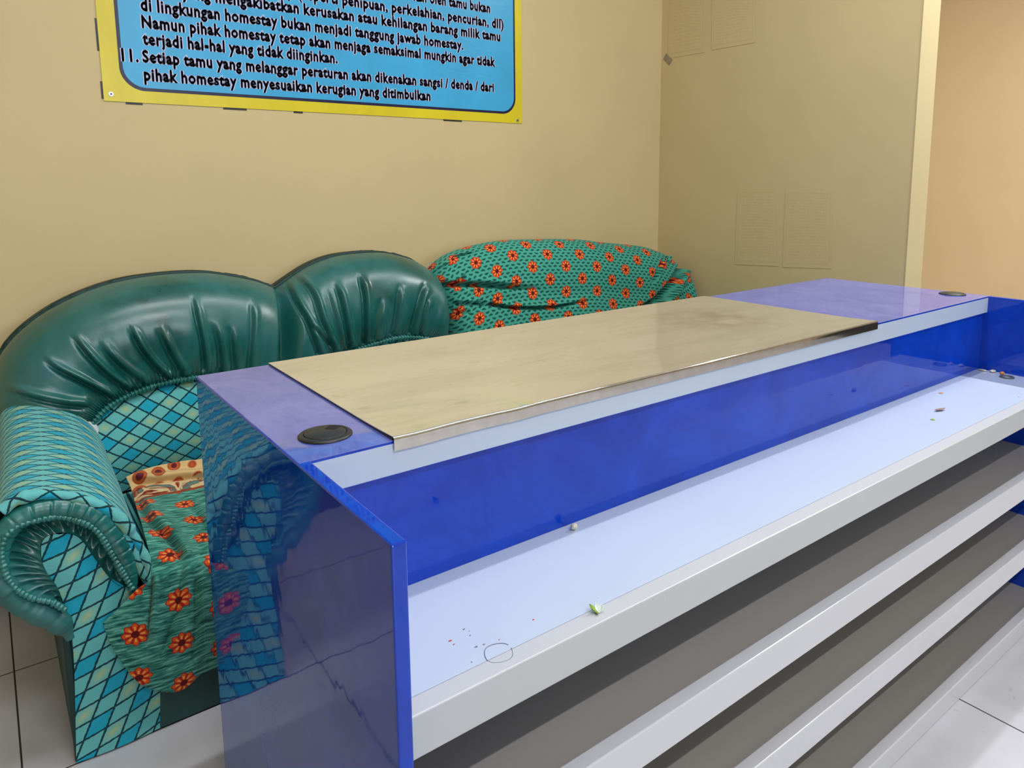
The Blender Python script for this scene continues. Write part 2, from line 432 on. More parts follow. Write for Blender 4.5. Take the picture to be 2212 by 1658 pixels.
for a, b, c, d in ((wx0, wx0 + .05, wz0, wz1), (wx1 - .05, wx1, wz0, wz1), (wx0 + .05, wx1 - .05, wz0, wz0 + .05), (wx0 + .05, wx1 - .05, wz1 - .05, wz1),
                   (-0.075, -0.025, wz0 + .05, wz1 - .05), (0.725, 0.775, wz0 + .05, wz1 - .05)):
    win.box(a, b, y0 + .07, y1, c, d)
struct('added_window_1', win, 'frame')  # unseen window, added as an opening for the fill light
dr = struct('door_1', MB().box(R_['x1'] - 0.04, R_['x1'], -1.95, -0.68, 0, 2.05), 'wood')
MB().box(R_['x1'] - 0.055, R_['x1'] - 0.04, -1.85, -0.78, 0.12, 0.95).box(R_['x1'] - 0.055, R_['x1'] - 0.04, -1.85, -0.78, 1.05, 1.95).build('door_panel', 'wood', dr)
bs = MB().box(R_['x0'], XR, R_['y1'] - 0.012, R_['y1'], 0, 0.10)
struct('baseboard_back', bs, 'brown')
struct('baseboard_right', MB().box(XR - 0.012, XR, YE, R_['y1'] - 0.012, 0, 0.10), 'brown')

def ceiling_lamp(label, x, y, along_y, power, length=1.2):
    z = R_['z1']
    t = thing('ceiling_light', label, 'lamp', (x, y, z), None)
    hx, hy = (0.05, length / 2) if along_y else (length / 2, 0.05)
    MB().box(x - hx, x + hx, y - hy, y + hy, z - 0.045, z).build('lamp_housing', 'frame', t, bevel=0.004)
    d = np.array([0, 1, 0]) if along_y else np.array([1, 0, 0])
    a = np.array([x, y, z - 0.07])
    MB().tube([a - d * (length / 2 - .02), a, a + d * (length / 2 - .02)], 0.014, 12, up=(0, 0, 1)).build('tube', 'tube', t, True)
    l = area('tube_light', (0, 0, -0.09), 0.04 if along_y else length, length if along_y else 0.04, power, (0.97, 0.98, 1.0))
    l.parent = t
    return t
ceiling_lamp('white tube lamp on the ceiling right of the wall end', 2.95, 0.12, True, 68)
ceiling_lamp('white tube lamp on the ceiling over the blue counter', 0.85, 0.35, False, 22, 2.4)
ceiling_lamp('added unseen white tube lamp brightening the right wall and shelf fronts', 0.25, -1.35, False, 34)  # added out of view to lift the right wall and shelf fronts

# ------------------------------------------------------------------ the counter
L, D, HT, TP = 1.903, 0.7125, 0.8208, 0.0156
YF, YS, YB = 0.2346, 0.0312, 0.2441
ZS = HT - 0.2025
ct = thing('reception_counter', 'glossy blue and white reception counter with open shelves and a raised top', 'counter', (L / 2, D / 2, 0))
MB().box(0, TP, 0, D, 0, HT).build('side_panel', 'blue', ct, bevel=0.0022, seg=3)
MB().box(L - TP, L, 0, D, 0, HT).build('side_panel', 'blue', ct, bevel=0.0022, seg=3)
x0, x1 = TP, L - TP
tpm = MB().box(x0, x1, YF + 0.0012, D, HT - 0.018, HT - 0.0009)
tpb = tpm.build('top_board', 'blue', ct)
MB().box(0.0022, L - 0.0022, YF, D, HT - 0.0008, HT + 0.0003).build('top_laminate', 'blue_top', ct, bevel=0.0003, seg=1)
MB().box(x0, x1, YF, YF + 0.0012, HT - 0.018, HT - 0.0009).build('top_edge_banding', 'blue', ct)
MB().box(x0, x1, YF - 0.0006, YF + 0.02, HT - 0.043, HT - 0.0035).build('top_fascia', 'white', ct)
MB().box(x0, x1, YF + 0.0212, D - 0.02, HT - 0.043, HT - 0.0185).build('top_underside', 'white', ct)
MB().box(x0, x1, YB, YB + 0.016, ZS - 0.0474, HT - 0.0435).build('riser_panel', 'blue', ct)
MB().box(x0, x1, D - 0.018, D, 0.0, HT - 0.0185).build('back_panel', 'blue', ct)
ws = MB().box(x0, x1, YS + 0.026, YB - 0.0005, ZS - 0.0474, ZS).build('work_surface', 'white', ct)
MB().box(x0, x1, YS, YS + 0.026, ZS - 0.0474, ZS + 0.0004).build('front_edge', 'front', ct, bevel=0.0016, seg=2)
# open shelves below, each with a raised pale lip along its front
for zt, zb in ((HT - 0.404 * .95, HT - 0.460 * .95), (HT - 0.604 * .95, HT - 0.657 * .95), (HT - 0.815 * .95, 0.0)):
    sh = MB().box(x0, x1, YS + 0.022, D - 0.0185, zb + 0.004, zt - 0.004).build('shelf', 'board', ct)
    MB().box(x0, x1, YS, YS + 0.022, zb, zt).build('shelf_lip', 'strip', sh, bevel=0.002, seg=2)
# marks on the work surface
mk = MB()
cc = px(1077, 1410, z=ZS); a = np.linspace(0.3, 2 * np.pi - 0.1, 40)
mk.tube(np.stack([cc[0] + 0.0165 * np.cos(a) + .0012 * np.sin(3 * a), cc[1] + 0.0165 * np.sin(a), np.full(40, ZS + 0.0002)], 1), 0.0005, 5)
mk.build('ring_mark', 'ink', ws, True)
def blot(mb, c, r, seed, z):
    a = np.linspace(0, 2 * np.pi, 14, endpoint=False); q = r * (0.7 + 0.5 * vnoise(a * 2.3, seed))
    mb.prism([(c[0] + q[i] * math.cos(a[i]), c[1] + 0.6 * q[i] * math.sin(a[i])) for i in range(14)], z, z + 0.0003, 'z')
for k, (u, v, r) in enumerate(((973, 1384, .0028), (980, 1391, .0018), (1014, 1363, .0012), (1078, 1381, .0013), (1153, 1338, .0020))):
    sp = MB(); blot(sp, px(u, v, z=ZS), r, k, ZS); sp.build('red_stain', 'red_ink', ws)
for k, (u, v, r) in enumerate(((1001, 1359, .002), (1016, 1372, .0015), (1027, 1397, .0028), (1046, 1391, .002), (1018, 1430, .0016), (1526, 1200, .0018), (1700, 1127, .0022), (2175, 905, .003), (2176, 886, .003), (2200, 857, .003), (2171, 891, .0025))): sp = MB(); blot(sp, px(u, v, z=ZS), r, k + 9, ZS); sp.build('grey_stain', 'ink', ws)

# steel cover laid over the raised top, bent down over its front edge
X0, X1 = 0.1185, 1.2904
st = thing('steel_sheet', 'scuffed bent stainless steel sheet lying over the middle of the counter top', 'metal sheet', (0.70, 0.47, HT))
nx, ny = 90, 40
ny = 130
prof = [(D + 0.002, HT + 0.0008)]
ys_ = np.linspace(D, YF - 0.0005, ny)
prof += [(y, HT + 0.0012) for y in ys_]
for k in range(1, 15):
    a = k / 14 * math.pi / 2; prof.append((YF - 0.0005 - 0.0034 * math.sin(a), HT + 0.0012 - 0.0034 * (1 - math.cos(a))))
prof += [(YF - 0.0039, HT - 0.008), (YF - 0.0039, HT - 0.0163)]
prof = np.array(prof)
XX = np.linspace(X0, X1, nx)
G = np.zeros((nx, len(prof), 3)); G[..., 0] = XX[:, None]; G[..., 1] = prof[None, :, 0]; G[..., 2] = prof[None, :, 1] + 0.0022
# the sheet lifts a little towards its bent edge, less so at two dents
lift = np.clip((0.345 - G[..., 1]) / (0.345 - YF), 0, 1) ** 2 * 0.0026
dent = 1 - 0.42 * np.exp(-((G[..., 0] - 0.150) / 0.035) ** 2) - 0.42 * np.exp(-((G[..., 0] - 0.305) / 0.030) ** 2)
G[..., 2] += lift * dent
MB().box(X0 + 0.0008, X1 - 0.0008, YF + 0.002, D - 0.001, HT + 0.0004, HT + 0.0028).build('gap_shade_layer', 'black', st)  # black slab standing for the shadow gap under the raised sheet
kb = ny + 2
MB().grid(G[:, :kb]).build('sheet', 'steel', st, False, thick=0.0009)
MB().grid(G[:, kb - 1:]).build('bent_lip', 'steel_clean', st, True, thick=0.0)

# cable grommets
def grommet(c, r, label):
    t = thing('cable_grommet', label, 'grommet', c, 'black cable grommets set in the counter top')
    MB().lathe([(r - 0.004, -0.006), (r - 0.002, 0.0), (r, 0.0003), (r, 0.0016), (r - 0.0015, 0.0030), (r - 0.0062, 0.0044), (r - 0.0068, 0.0036), (r - 0.0070, 0.0020), (0.0001, 0.0020)], c).build('ring', 'black', t, True)
    lid = MB().lathe([(0.0001, 0.0046), (r - 0.0082, 0.0046), (r - 0.0076, 0.0042), (r - 0.0076, 0.0022)], c).build('lid', 'black', t, True)
    return t, lid
g1, lid = grommet((0.061, 0.306, HT), 0.0335, 'black round cable grommet at the near left end of the counter top')
n = MB(); cx_, cy_ = 0.061, 0.306
d = np.array([0.80, 0.60]); e = np.array([-0.60, 0.80])
for s in (0.0, 1.0):
    q = [(0.010, -0.007 + s * 0.0075), (0.0235, -0.008 + s * 0.0085), (0.0235, -0.0005 + s * 0.0085), (0.010, -0.0010 + s * 0.0075)]
    n.prism([tuple(np.array([cx_, cy_]) + d * a + e * b) for a, b in q], HT + 0.0046, HT + 0.00485, 'z')
n.build('cord_slot', 'dark', lid)
grommet((1.853, 0.312, HT), 0.0335, 'black round cable grommet at the far right end of the counter top')
rg = px(2175, 815, z=ZS)
tag(MB().lathe([(0.010, 0.0004), (0.0105, 0.003), (0.0165, 0.0032), (0.0175, 0.0004), (0.010, 0.0004)], (rg[0], rg[1], ZS), 30).build('metal_ring', 'ring', None, True, at=(rg[0], rg[1], ZS)),
    'small grey metal ring lying at the far right end of the white work surface', 'ring')

# litter on the work surface
def lump(name, c, r, mat, label, cat, squash=(1, 1, 1), seed=0, amp=0.25, rough_n=3.0, group=None):
    a = np.linspace(0, np.pi, 14); b = np.linspace(0, 2 * np.pi, 22, endpoint=False)
    A, B = np.meshgrid(a, b, indexing='ij')
    rr = r * (1 + amp * vnoise(B * rough_n + A * 2.1, seed) * np.sin(A))
    P = np.stack([rr * np.sin(A) * np.cos(B) * squash[0], rr * np.sin(A) * np.sin(B) * squash[1], rr * np.cos(A) * squash[2]], -1)
    P[..., 2] -= P[..., 2].min() - 0.0001
    P += np.array([c[0], c[1], c[2]])
    return tag(MB().grid(P, closed=True).build(name, mat, None, True, at=tuple(c)), label, cat, group)
def on_shelf(u, v): q = px(u, v, z=ZS); return (q[0], q[1], ZS)
lump('bead', on_shelf(1241, 1144), 0.0052, 'ivory', 'ivory knobbly bead at the back of the white work surface', 'bead', (1, 1, 1), 3, 0.4)
lump('bead', (1.872, 0.180, ZS), 0.0068, 'orange_bit', 'orange bead in the far right corner of the work surface', 'bead', (1.1, .8, .55), 5, 0.1)
lump('crumb', (1.868, 0.226, ZS), 0.0062, 'ivory', 'white crumb nearest the riser in the far right corner', 'crumb', (.7, 1.5, .4), 6, 0.3)
lump('crumb', (1.874, 0.204, ZS), 0.0075, 'ivory', 'white crumb between the orange bead and the other crumb', 'crumb', (1.4, .8, .45), 8, 0.3)
lump('flake', on_shelf(2015, 906), 0.0045, 'green_bit', 'yellow-green flake just in front of the dry curled leaf', 'flake', (1, .9, .15), 9, 0.4)
lump('flake', on_shelf(2033, 849), 0.0055, 'orange_bit', 'flat orange flake behind the dry curled leaf', 'flake', (1.2, .7, .12), 10, 0.2)
q = on_shelf(2030, 887)
A = np.linspace(-1, 1, 18)[:, None]; Bv = np.linspace(-1, 1, 8)[None]
lf = np.stack([q[0] + A * 0.017 + 0 * Bv, q[1] + 0.005 * Bv * (1 - A ** 2) - 0.004 * A, ZS + 0.0008 + 0.004 * A ** 2 + 0.003 * np.abs(Bv) * (1 - A ** 2)], -1)
tag(MB().grid(lf).build('dry_leaf', 'brown_bit', None, True, thick=0.0005, at=q), 'small dry curled brown leaf on the far part of the white work surface', 'leaf')
q = on_shelf(1290, 1326)
sg = thing('plant_sprig', 'tiny green and white plant sprig near the front edge of the work surface', 'plant scrap', q)
A = np.linspace(0, 1, 14)[:, None]; Bv = np.linspace(-1, 1, 7)[None]
def leafm(p, d, w, lift):
    d = np.array(d); s = np.array([-d[1], d[0], 0]); 
    return np.asarray(p) + d * A[..., None] + s * (Bv * w * np.sin(np.pi * A) / np.linalg.norm(s))[..., None] + np.array([0, 0, 1.0]) * (lift * A + 0.0012 * Bv ** 2)[..., None]
mb = MB(); mb.grid(leafm((q[0], q[1], q[2] + 0.0005), (-0.001, 0.013, 0), 0.0028, 0.006)); mb.grid(leafm((q[0], q[1], q[2] + .0005), (-0.005, 0.008, 0), 0.0026, 0.010)); mb.grid(leafm((q[0] + .001, q[1], q[2] + .0005), (-0.004, -0.003, 0), 0.002, 0.003))
mb.build('leaf', 'green_bit', sg, True, thick=0.0005)
mb = MB(); mb.grid(leafm((q[0] + .002, q[1] - .001, q[2] + .0005), (0.008, 0.004, 0), 0.004, 0.006)); mb.grid(leafm((q[0] + .002, q[1], q[2] + .0005), (0.003, 0.008, 0), 0.003, 0.008))
mb.build('petal', 'pale_bit', sg, True, thick=0.0005)

# ------------------------------------------------------------------ creases: troughs and ridges along polylines measured in the photograph
def crease(P, N, lines):
    """displace grid P along N; each line = (pixels, trough depth, ridge height, half width px, fade at ends)"""
    q = to_px(P); D_ = np.zeros(P.shape[:2])
    for pts, dep, rid, w, f0, f1 in lines:
        c = crom_even(pts, 60)
        d2 = (q[..., None, 0] - c[:, 0]) ** 2 + (q[..., None, 1] - c[:, 1]) ** 2
        k = d2.argmin(-1); dist = np.sqrt(d2.min(-1)); t = k / 59
        tg = np.gradient(c, axis=0)[k]; rel = q - c[k]
        side = np.sign(tg[..., 0] * rel[..., 1] - tg[..., 1] * rel[..., 0])
        along = (smooth(0, f0, t) if f0 else 1.0) * (smooth(0, f1, 1 - t) if f1 else 1.0)
        sd = dist * side
        D_ += along * (-dep * np.exp(-(sd / w) ** 2) + rid * np.exp(-((sd + 1.9 * w) / (1.5 * w)) ** 2))
    return P + N * D_[..., None]

# ------------------------------------------------------------------ sofa with green leather back and plaid arms
sofa = thing('sofa', 'worn two-seat sofa with green leather humped back and teal plaid arm', 'sofa', (0.38, 1.4, 0))
YO, YI = 1.690, 1.560
def P_(lst, y): return np.array([px(u, v, y=y) for u, v in lst])
h1o = [(-34, 905), (-16, 800), (18, 737), (78, 684), (150, 643), (240, 610), (330, 594), (430, 588), (500, 596), (548, 606), (580, 617), (591, 622)]
h1i = [(196, 914), (206, 902), (222, 886), (246, 868), (282, 850), (326, 833), (374, 821), (430, 813), (484, 816), (532, 840), (572, 890), (594, 960)]
h2o = [(591, 622), (622, 600), (665, 573), (715, 554), (770, 546), (820, 545), (862, 554), (893, 566), (924, 591), (944, 640), (958, 690), (966, 735)]
h2i = [(597, 960), (640, 880), (690, 800), (735, 766), (785, 748), (835, 733), (862, 728), (890, 727), (920, 730), (940, 737), (955, 744), (967, 752)]
F1 = [([(0, 838), (60, 858), (130, 873), (200, 882)], .006, .009, 6, .3, .1), ([(85, 770), (120, 797), (180, 828), (248, 864)], .010, .008, 5, .35, .05),
      ([(150, 722), (190, 770), (232, 812), (284, 848)], .009, .008, 5, .3, .05), ([(205, 735), (255, 790), (318, 836)], .006, .006, 6, .4, .05),
      ([(275, 700), (300, 750), (332, 792), (366, 822)], .010, .009, 5, .3, .05), ([(335, 700), (365, 765), (398, 818)], .006, .007, 6, .4, .05),
      ([(412, 630), (425, 690), (436, 745), (442, 806)], .008, .005, 4.5, .3, .05), ([(455, 690), (470, 740), (478, 806)], .006, .005, 6, .4, 0),
      ([(495, 700), (507, 800)], .005, .004, 6, .4, 0), ([(540, 640), (544, 700), (538, 800)], .005, .005, 5, .3, 0)]
F2 = [([(617, 606), (638, 653), (666, 701), (690, 772)], .011, .007, 5, .1, .05), ([(634, 593), (672, 632), (693, 691), (722, 766)], .007, .009, 4.5, .1, .05),
      ([(668, 699), (717, 748)], .006, .004, 4, .3, .05), ([(718, 604), (735, 651), (754, 756)], .008, .009, 4.5, .25, .05),
      ([(773, 589), (786, 644), (786, 746)], .010, .006, 4.5, .2, .05), ([(826, 636), (812, 690), (805, 736)], .005, .004, 6, .4, .05),
      ([(862, 610), (856, 682), (847, 726)], .006, .005, 5, .3, .05), ([(918, 606), (902, 663), (886, 724)], .007, .007, 5, .25, .05),
      ([(926, 630), (914, 680), (905, 726)], .005, .006, 4, .3, .05), ([(700, 612), (716, 660), (740, 760)], .003, .003, 5, .4, .05)]
def hump(po, pi_, folds, yo, seam0, seam1, ngath, seed):
    n, m = 330, 84
    O = crom(P_(po, YO) if yo is None else np.array([px(u, v, y=y) for (u, v), y in zip(po, yo)]), n)
    I = crom(P_(pi_, YI), n)
    s = np.linspace(0, 1, m)[None, :, None]; t = np.linspace(0, 1, n)
    P = O[:, None] * (1 - s) + I[:, None] * s
    e = np.ones(n)
    if seam0: e *= 0.50 + 0.50 * smooth(0, 0.10, t)
    if seam1: e *= 0.50 + 0.50 * smooth(0, 0.10, 1 - t)
    else: e *= 0.12 + 0.88 * smooth(0, 0.26, 1 - t)
    prof = np.sin(np.pi * np.clip(s, 0, 1) ** 0.62) ** 0.75
    Nn = np.broadcast_to(np.array([0, -1.0, 0.12]), P.shape)
    B = 0.105 * e[:, None, None] * prof
    P = P + Nn * B
    P = crease(P, Nn, [(a, 1.7 * d, 1.6 * r, w, f0, f1) for a, d, r, w, f0, f1 in folds])
    # fine gathers that grow towards the elastic edge
    g = smooth(0.80, 1.0, s[..., 0]) * 0.0032 * np.sin(2 * np.pi * ngath * t + 2.2 * vnoise(t * 23, seed))[:, None]
    g2 = smooth(0.22, 0.85, s[..., 0]) * 0.0075 * vnoise(t * 27 + 5, seed + 3)[:, None] * (0.4 + 0.6 * smooth(0, 1, s[..., 0]))
    P = P + Nn * (g + g2)[..., None]
    return P, O, I
H1, O1, I1 = hump(h1o, h1i, F1, None, False, True, 62, 1)
yo2 = [YO] * 8 + [1.685, 1.66, 1.63, 1.60]
H2, O2, I2 = hump(h2o, h2i, F2, yo2, True, False, 56, 2)
back = MB().grid(H1).grid(H2).build('leather_backrest', 'leather', sofa, True)
# board behind the leather: same outline, carried back to the wall side and down
for O in (O1, O2): pass
OO = np.vstack([O1, O2[1:]])
bk = MB()
rows = [OO, OO + np.array([0, 0.035, 0.004]), OO + np.array([0, 0.085, -0.015])]
low = OO.copy(); low[:, 1] += 0.085; low[:, 2] = 0.004; low[:, 0] = np.clip(low[:, 0], -0.2045, 1.02); rows.append(low)
bk.grid(np.stack(rows))
bk.build('back_board', 'piping', sofa, True)
rb = lambda n, r, f, seed: r * (1 + 0.28 * vnoise(np.linspace(0, f, n), seed))
Po = crom_even(np.vstack([O1[8:], O2[1:int(330 * .72)]]), 420)
MB().tube(Po + np.array([0, -0.004, 0.001]), rb(420, 0.0058, 150, 4), 8, up=(0, 1, 0)).build('piping', 'piping', back, True)
for I in (I1, I2):
    q = crom_even(I[4:-2], 500)
    MB().tube(q + np.array([0, -0.010, 0.0]), 0.0072 * (1 + 0.30 * np.sin(np.linspace(0, 2 * np.pi * 66, 500)) + 0.2 * vnoise(np.linspace(0, 90, 500), 8)), 8, up=(0, 1, 0)).build('elastic_edge', 'leather_light', back, True)
# plaid inner back below the leather
ip = np.vstack([I1, I2]); ip = ip[np.argsort(ip[:, 0])]
xs = np.linspace(-0.10, 1.04, 120)
zt = np.interp(xs, ip[:, 0], ip[:, 2])
rows = []
for k, f in enumerate(np.linspace(0, 1, 16)):
    z = (zt + 0.012) * (1 - f) + 0.33 * f
    y = YI + 0.018 - 0.045 * np.sin(np.pi * f) - 0.02 * f
    rows.append(np.stack([xs, np.full_like(xs, y), z], 1))
IB = np.stack(rows); UVb = np.stack([IB[..., 0], IB[..., 2] * 1.05], -1)
MB().grid(IB, UVb).build('inner_back', 'plaid', sofa, True)

# rolled arm on the left
FY = 1.0225
def arm_pts(lst, y=FY): return np.array([px(u, v, y=y) for u, v in lst])
outer = [(345, 1330), (331, 1262), (318, 1212), (296, 1162), (262, 1116), (214, 1082), (152, 1064), (92, 1060), (38, 1070), (0, 1098), (-20, 1150), (-24, 1215), (2, 1268), (48, 1312), (104, 1338), (140, 1372)]
pf = crom_even(arm_pts(outer), 120)
sx = np.linspace(0, 1, 46)
AR = np.zeros((46, 120, 3))
sag = np.sin(np.linspace(0, np.pi, 46))
for i, f in enumerate(sx):
    p = pf.copy(); y = FY - 0.004 + 0.585 * f
    k = smooth(-0.30, 0.02, -np.abs(p[:, 2] - 0.9))
    lift = smooth(0.30, 0.55, p[:, 2])
    p[:, 0] += 0.024 * f * lift + 0.004 * sag[i]; p[:, 2] += (0.040 * f - 0.008 * sag[i]) * lift
    p[:, 1] = y
    AR[i] = p
Lp = np.r_[0, np.cumsum(np.linalg.norm(np.diff(pf, axis=0), axis=1))]
UVa = np.stack([np.broadcast_to(Lp[None] * 0.72, (46, 120)), np.broadcast_to((sx * 0.585)[:, None] * 1.40 + 0.02, (46, 120))], -1)
arm = MB().grid(AR, UVa).build('arm', 'plaid', sofa, True)
# rim rolls at the front of the arm
rim = crom_even(arm_pts([(330, 1268), (320, 1225), (294, 1166), (260, 1122), (212, 1090), (152, 1072), (92, 1067), (38, 1078), (4, 1102)], FY - 0.006), 160)
MB().tube(rim, rb(160, 0.0105, 30, 11), 12, up=(0, 1, 0)).build('arm_rim', 'plaid', arm, True)
rim2 = crom_even(arm_pts([(322, 1262), (305, 1222), (282, 1176), (250, 1136), (222, 1112)], FY - 0.002), 90)
MB().tube(rim2, 0.0125 * np.sin(np.linspace(0.4, np.pi - 0.15, 90)) ** .6, 12, up=(0, 1, 0)).build('arm_rim', 'plaid', arm, True)
# leather band that follows the scroll, gathered on its inner edge
band = crom_even(arm_pts([(289, 1280), (284, 1240), (258, 1180), (222, 1128), (196, 1110), (150, 1097), (100, 1098), (58, 1110), (24, 1134), (6, 1166), (0, 1200), (3, 1236)], FY - 0.002), 260)
tt = np.linspace(0, 1, 260)
wv = 0.0205 * (0.35 + 0.65 * smooth(0, .22, tt)) * (1 - 0.35 * smooth(.75, 1, tt)) * (1 + 0.06 * np.abs(np.sin(tt * np.pi * 15)) - 0.14 * np.exp(-((np.mod(tt * 15, 1) - .5) / .06) ** 2))
MB().tube(band, wv, 16, 0.85, up=(0, 1, 0)).build('scroll_band', 'leather_light', arm, True)
ruf_px = [(287, 1273), (256, 1222), (236, 1187), (217, 1156), (195, 1136), (164, 1124), (123, 1117), (82, 1123), (45, 1134), (25, 1146), (10, 1164), (4, 1190), (7, 1220), (15, 1246), (37, 1273), (72, 1292), (113, 1301), (143, 1318)]
ruf = crom_even(arm_pts(ruf_px, FY - 0.016), 420)
tt = np.linspace(0, 1, 420)
MB().tube(ruf, 0.0042 * (1 + 0.55 * np.abs(np.sin(tt * np.pi * 62)) + 0.3 * vnoise(tt * 120, 5)), 8, up=(0, 1, 0)).build('scroll_ruffle', 'leather_light', arm, True)
# pleated leather sunk between ruffle and plaid centre
cen_px = [(283, 1277), (246, 1257), (217, 1222), (197, 1195), (182, 1172), (164, 1156), (140, 1150), (118, 1152), (99, 1159), (89, 1172), (87, 1190), (90, 1210), (96, 1228), (105, 1242), (116, 1256), (125, 1270), (134, 1292), (143, 1318)]
A0 = crom(arm_pts(ruf_px, FY - 0.014), 300); A1 = crom(arm_pts(cen_px, FY - 0.003), 300)
s = np.linspace(0, 1, 24)[None, :, None]
PL = A0[:, None] * (1 - s) + A1[:, None] * s
tt = np.linspace(0, 1, 300)
PL[..., 1] += (0.016 * np.sin(np.pi * s[..., 0]) + 0.0045 * np.sin(np.pi * s[..., 0]) * (np.sin(tt * np.pi * 44 + 2 * vnoise(tt * 20, 2)))[:, None])
MB().grid(PL).build('scroll_pleats', 'leather', arm, True)
# worn leather underside of the scroll
und = crom_even(arm_pts([(-14, 1180), (-12, 1226), (4, 1262), (40, 1297), (78, 1318), (112, 1332), (140, 1356), (152, 1378)], FY + 0.002), 160)
tt = np.linspace(0, 1, 160)
MB().tube(und, (0.017 + 0.006 * np.sin(np.pi * tt)) * (1 + 0.14 * vnoise(tt * 26, 6)) * (1 - .5 * smooth(.85, 1, tt)), 14, up=(0, 1, 0)).build('scroll_underside', 'leather_worn', arm, True)
# plaid front of the arm, down to the floor
lr = [((118, 1152), (140, 1150)), ((99, 1160), (166, 1158)), ((89, 1178), (186, 1178)), ((91, 1212), (211, 1214)), ((104, 1241), (240, 1248)), ((124, 1268), (290, 1278)), ((138, 1306), (338, 1318)),
      ((150, 1350), (346, 1380)), ((158, 1400), (346, 1430)), ((162, 1500), (346, 1495)), ((165, 1652), (346, 1570))]
Lc = crom(arm_pts([a for a, b in lr], FY - 0.001), 60); Rc = crom(arm_pts([b for a, b in lr], FY - 0.001), 60)
Lc[-1, 2] = Rc[-1, 2] = 0.004
s = np.linspace(0, 1, 30)[None, :, None]
FP = Lc[:, None] * (1 - s) + Rc[:, None] * s
FP[..., 1] -= 0.006 * np.sin(np.pi * s[..., 0]) 
n1 = -0.276 * FP[..., 0] + 0.961 * FP[..., 2]; n2 = -0.914 * FP[..., 0] + 0.407 * FP[..., 2]
UVf = np.stack([(n1 - n2) / 1.24, (n1 + n2) / 1.60], -1)
MB().grid(FP, UVf).build('arm_front', 'plaid', arm, True)
XL = -0.2045
base = MB().box(XL, 1.02, FY + 0.004, 1.76, 0.004, 0.27).build('base', 'skirt', sofa, bevel=0.006)
MB().box(XL - 0.002, XL + 0.012, FY + 0.001, FY + 0.010, 0.004, 0.28).build('corner_welt', 'piping', base, bevel=0.003)
MB().box(-0.054, 1.02, FY - 0.001, FY + 0.005, 0.004, 0.20).build('skirt', 'skirt', base)
MB().box(-0.05, 1.0, FY + 0.01, 1.53, 0.272, 0.345).build('seat_cushion', 'plaid', sofa, bevel=0.03, seg=4)
# right arm: low block of the same plaid behind the counter
q = pf.copy(); q[:, 0] = 1.0 - (q[:, 0] - q[:, 0].max()) * 0.25 - 0.03
# white lining poking out between arm and back
ln = []
for (u, v), w in zip([(160, 893), (180, 905), (196, 922), (206, 940), (220, 962), (232, 985)], [3, 9, 14, 10, 9, 2]):
    a = px(u, v + 4, y=1.545); b = px(u + w, v - w * .5 + 4, y=1.55); ln.append([a, (a + b) / 2 + np.array([0, -.006, .002]), b])
ln = np.stack([crom(np.array(ln)[:, k], 40) for k in range(3)], 1)
ln[..., 2] += 0.002 * vnoise(np.linspace(0, 14, 40), 3)[:, None]
MB().grid(ln).build('lining', 'lining', arm, True, thick=0.002)

# throw over the seat
rows = [([(272, 1030), (298, 1018), (330, 1008), (368, 1000), (405, 994), (440, 990)], [1.455] * 6),
        ([(282, 1052), (310, 1040), (340, 1030), (375, 1024), (408, 1018), (440, 1014)], [1.435] * 6),
        ([(292, 1086), (318, 1076), (346, 1068), (380, 1063), (410, 1059), (440, 1056)], [1.36] * 6),
        ([(311, 1150), (336, 1148), (360, 1146), (386, 1145), (415, 1143), (448, 1141)], [1.135] * 6),
        ([(328, 1238), (346, 1231), (366, 1224), (395, 1216), (430, 1212), (470, 1208)], [1.000] * 6),
        ([(292, 1276), (322, 1290), (350, 1300), (391, 1298), (432, 1284), (475, 1275)], [0.992, .985, .980, .978, .980, .984]),
        ([(257, 1312), (295, 1352), (332, 1388), (387, 1396), (436, 1368), (477, 1355)], [0.996, .988, .982, .984, .986, .990]),
        ([(222, 1346), (250, 1410), (308, 1479), (385, 1492), (440, 1450), (470, 1440)], [1.004, 1.0, .996, .998, 1.004, 1.006])]
cg = []
for k, (pp, yy) in enumerate(rows):
    r = [px(u, v, y=y) for (u, v), y in zip(pp, yy)]
    yl, zl = r[-1][1], r[-1][2]
    zl2 = [0.405, .388, .368, .366, .352, .29, .20, .11][k]
    for x in (0.35, 0.7, 1.0): r.append(np.array([x, yl, zl2]))
    cg.append(r)
cg = np.array(cg)
t1 = np.stack([crom(cg[:, j], 7 * 26 + 1) for j in range(cg.shape[1])], 1)
G = np.stack([crom(t1[i], 8 * 26 + 1) for i in range(t1.shape[0])], 0)
K3 = 4 * 26
seg_ = np.linalg.norm(np.diff(G[:K3 + 1], axis=0), axis=2)
VV = G[..., 2] - 0.356
VV[:K3] = VV[K3][None] + np.cumsum(seg_[::-1], axis=0)[::-1]
UVt = np.stack([G[..., 0] + 0.088, VV + 0.105 + 0.1], -1)
Nn = np.broadcast_to(np.array([0.0, -0.75, 0.66]), G.shape)
G = crease(G, Nn, [(a_, d_ * 1.5, r_ * 1.5, w_, p_, q_) for a_, d_, r_, w_, p_, q_ in [([(296, 1070), (318, 1118), (352, 1150), (382, 1184), (396, 1216)], .016, .012, 8, .2, .1),
                   ([(398, 1216), (386, 1300), (362, 1380), (338, 1450)], .006, .004, 6, .1, .3),
                   ([(330, 1236), (328, 1290), (322, 1350), (318, 1396)], .012, .006, 3.5, .1, .2),
                   ([(340, 1250), (400, 1225), (470, 1215)], -.004, 0, 10, .1, .1),
                   ([(285, 1042), (330, 1040), (380, 1034), (440, 1030)], .010, .010, 5, .1, .0),
                   ([(410, 1090), (440, 1130), (470, 1180)], .006, .005, 7, .2, .1), ([(420, 1225), (425, 1330), (418, 1440)], .005, .005, 8, .2, .1)]])
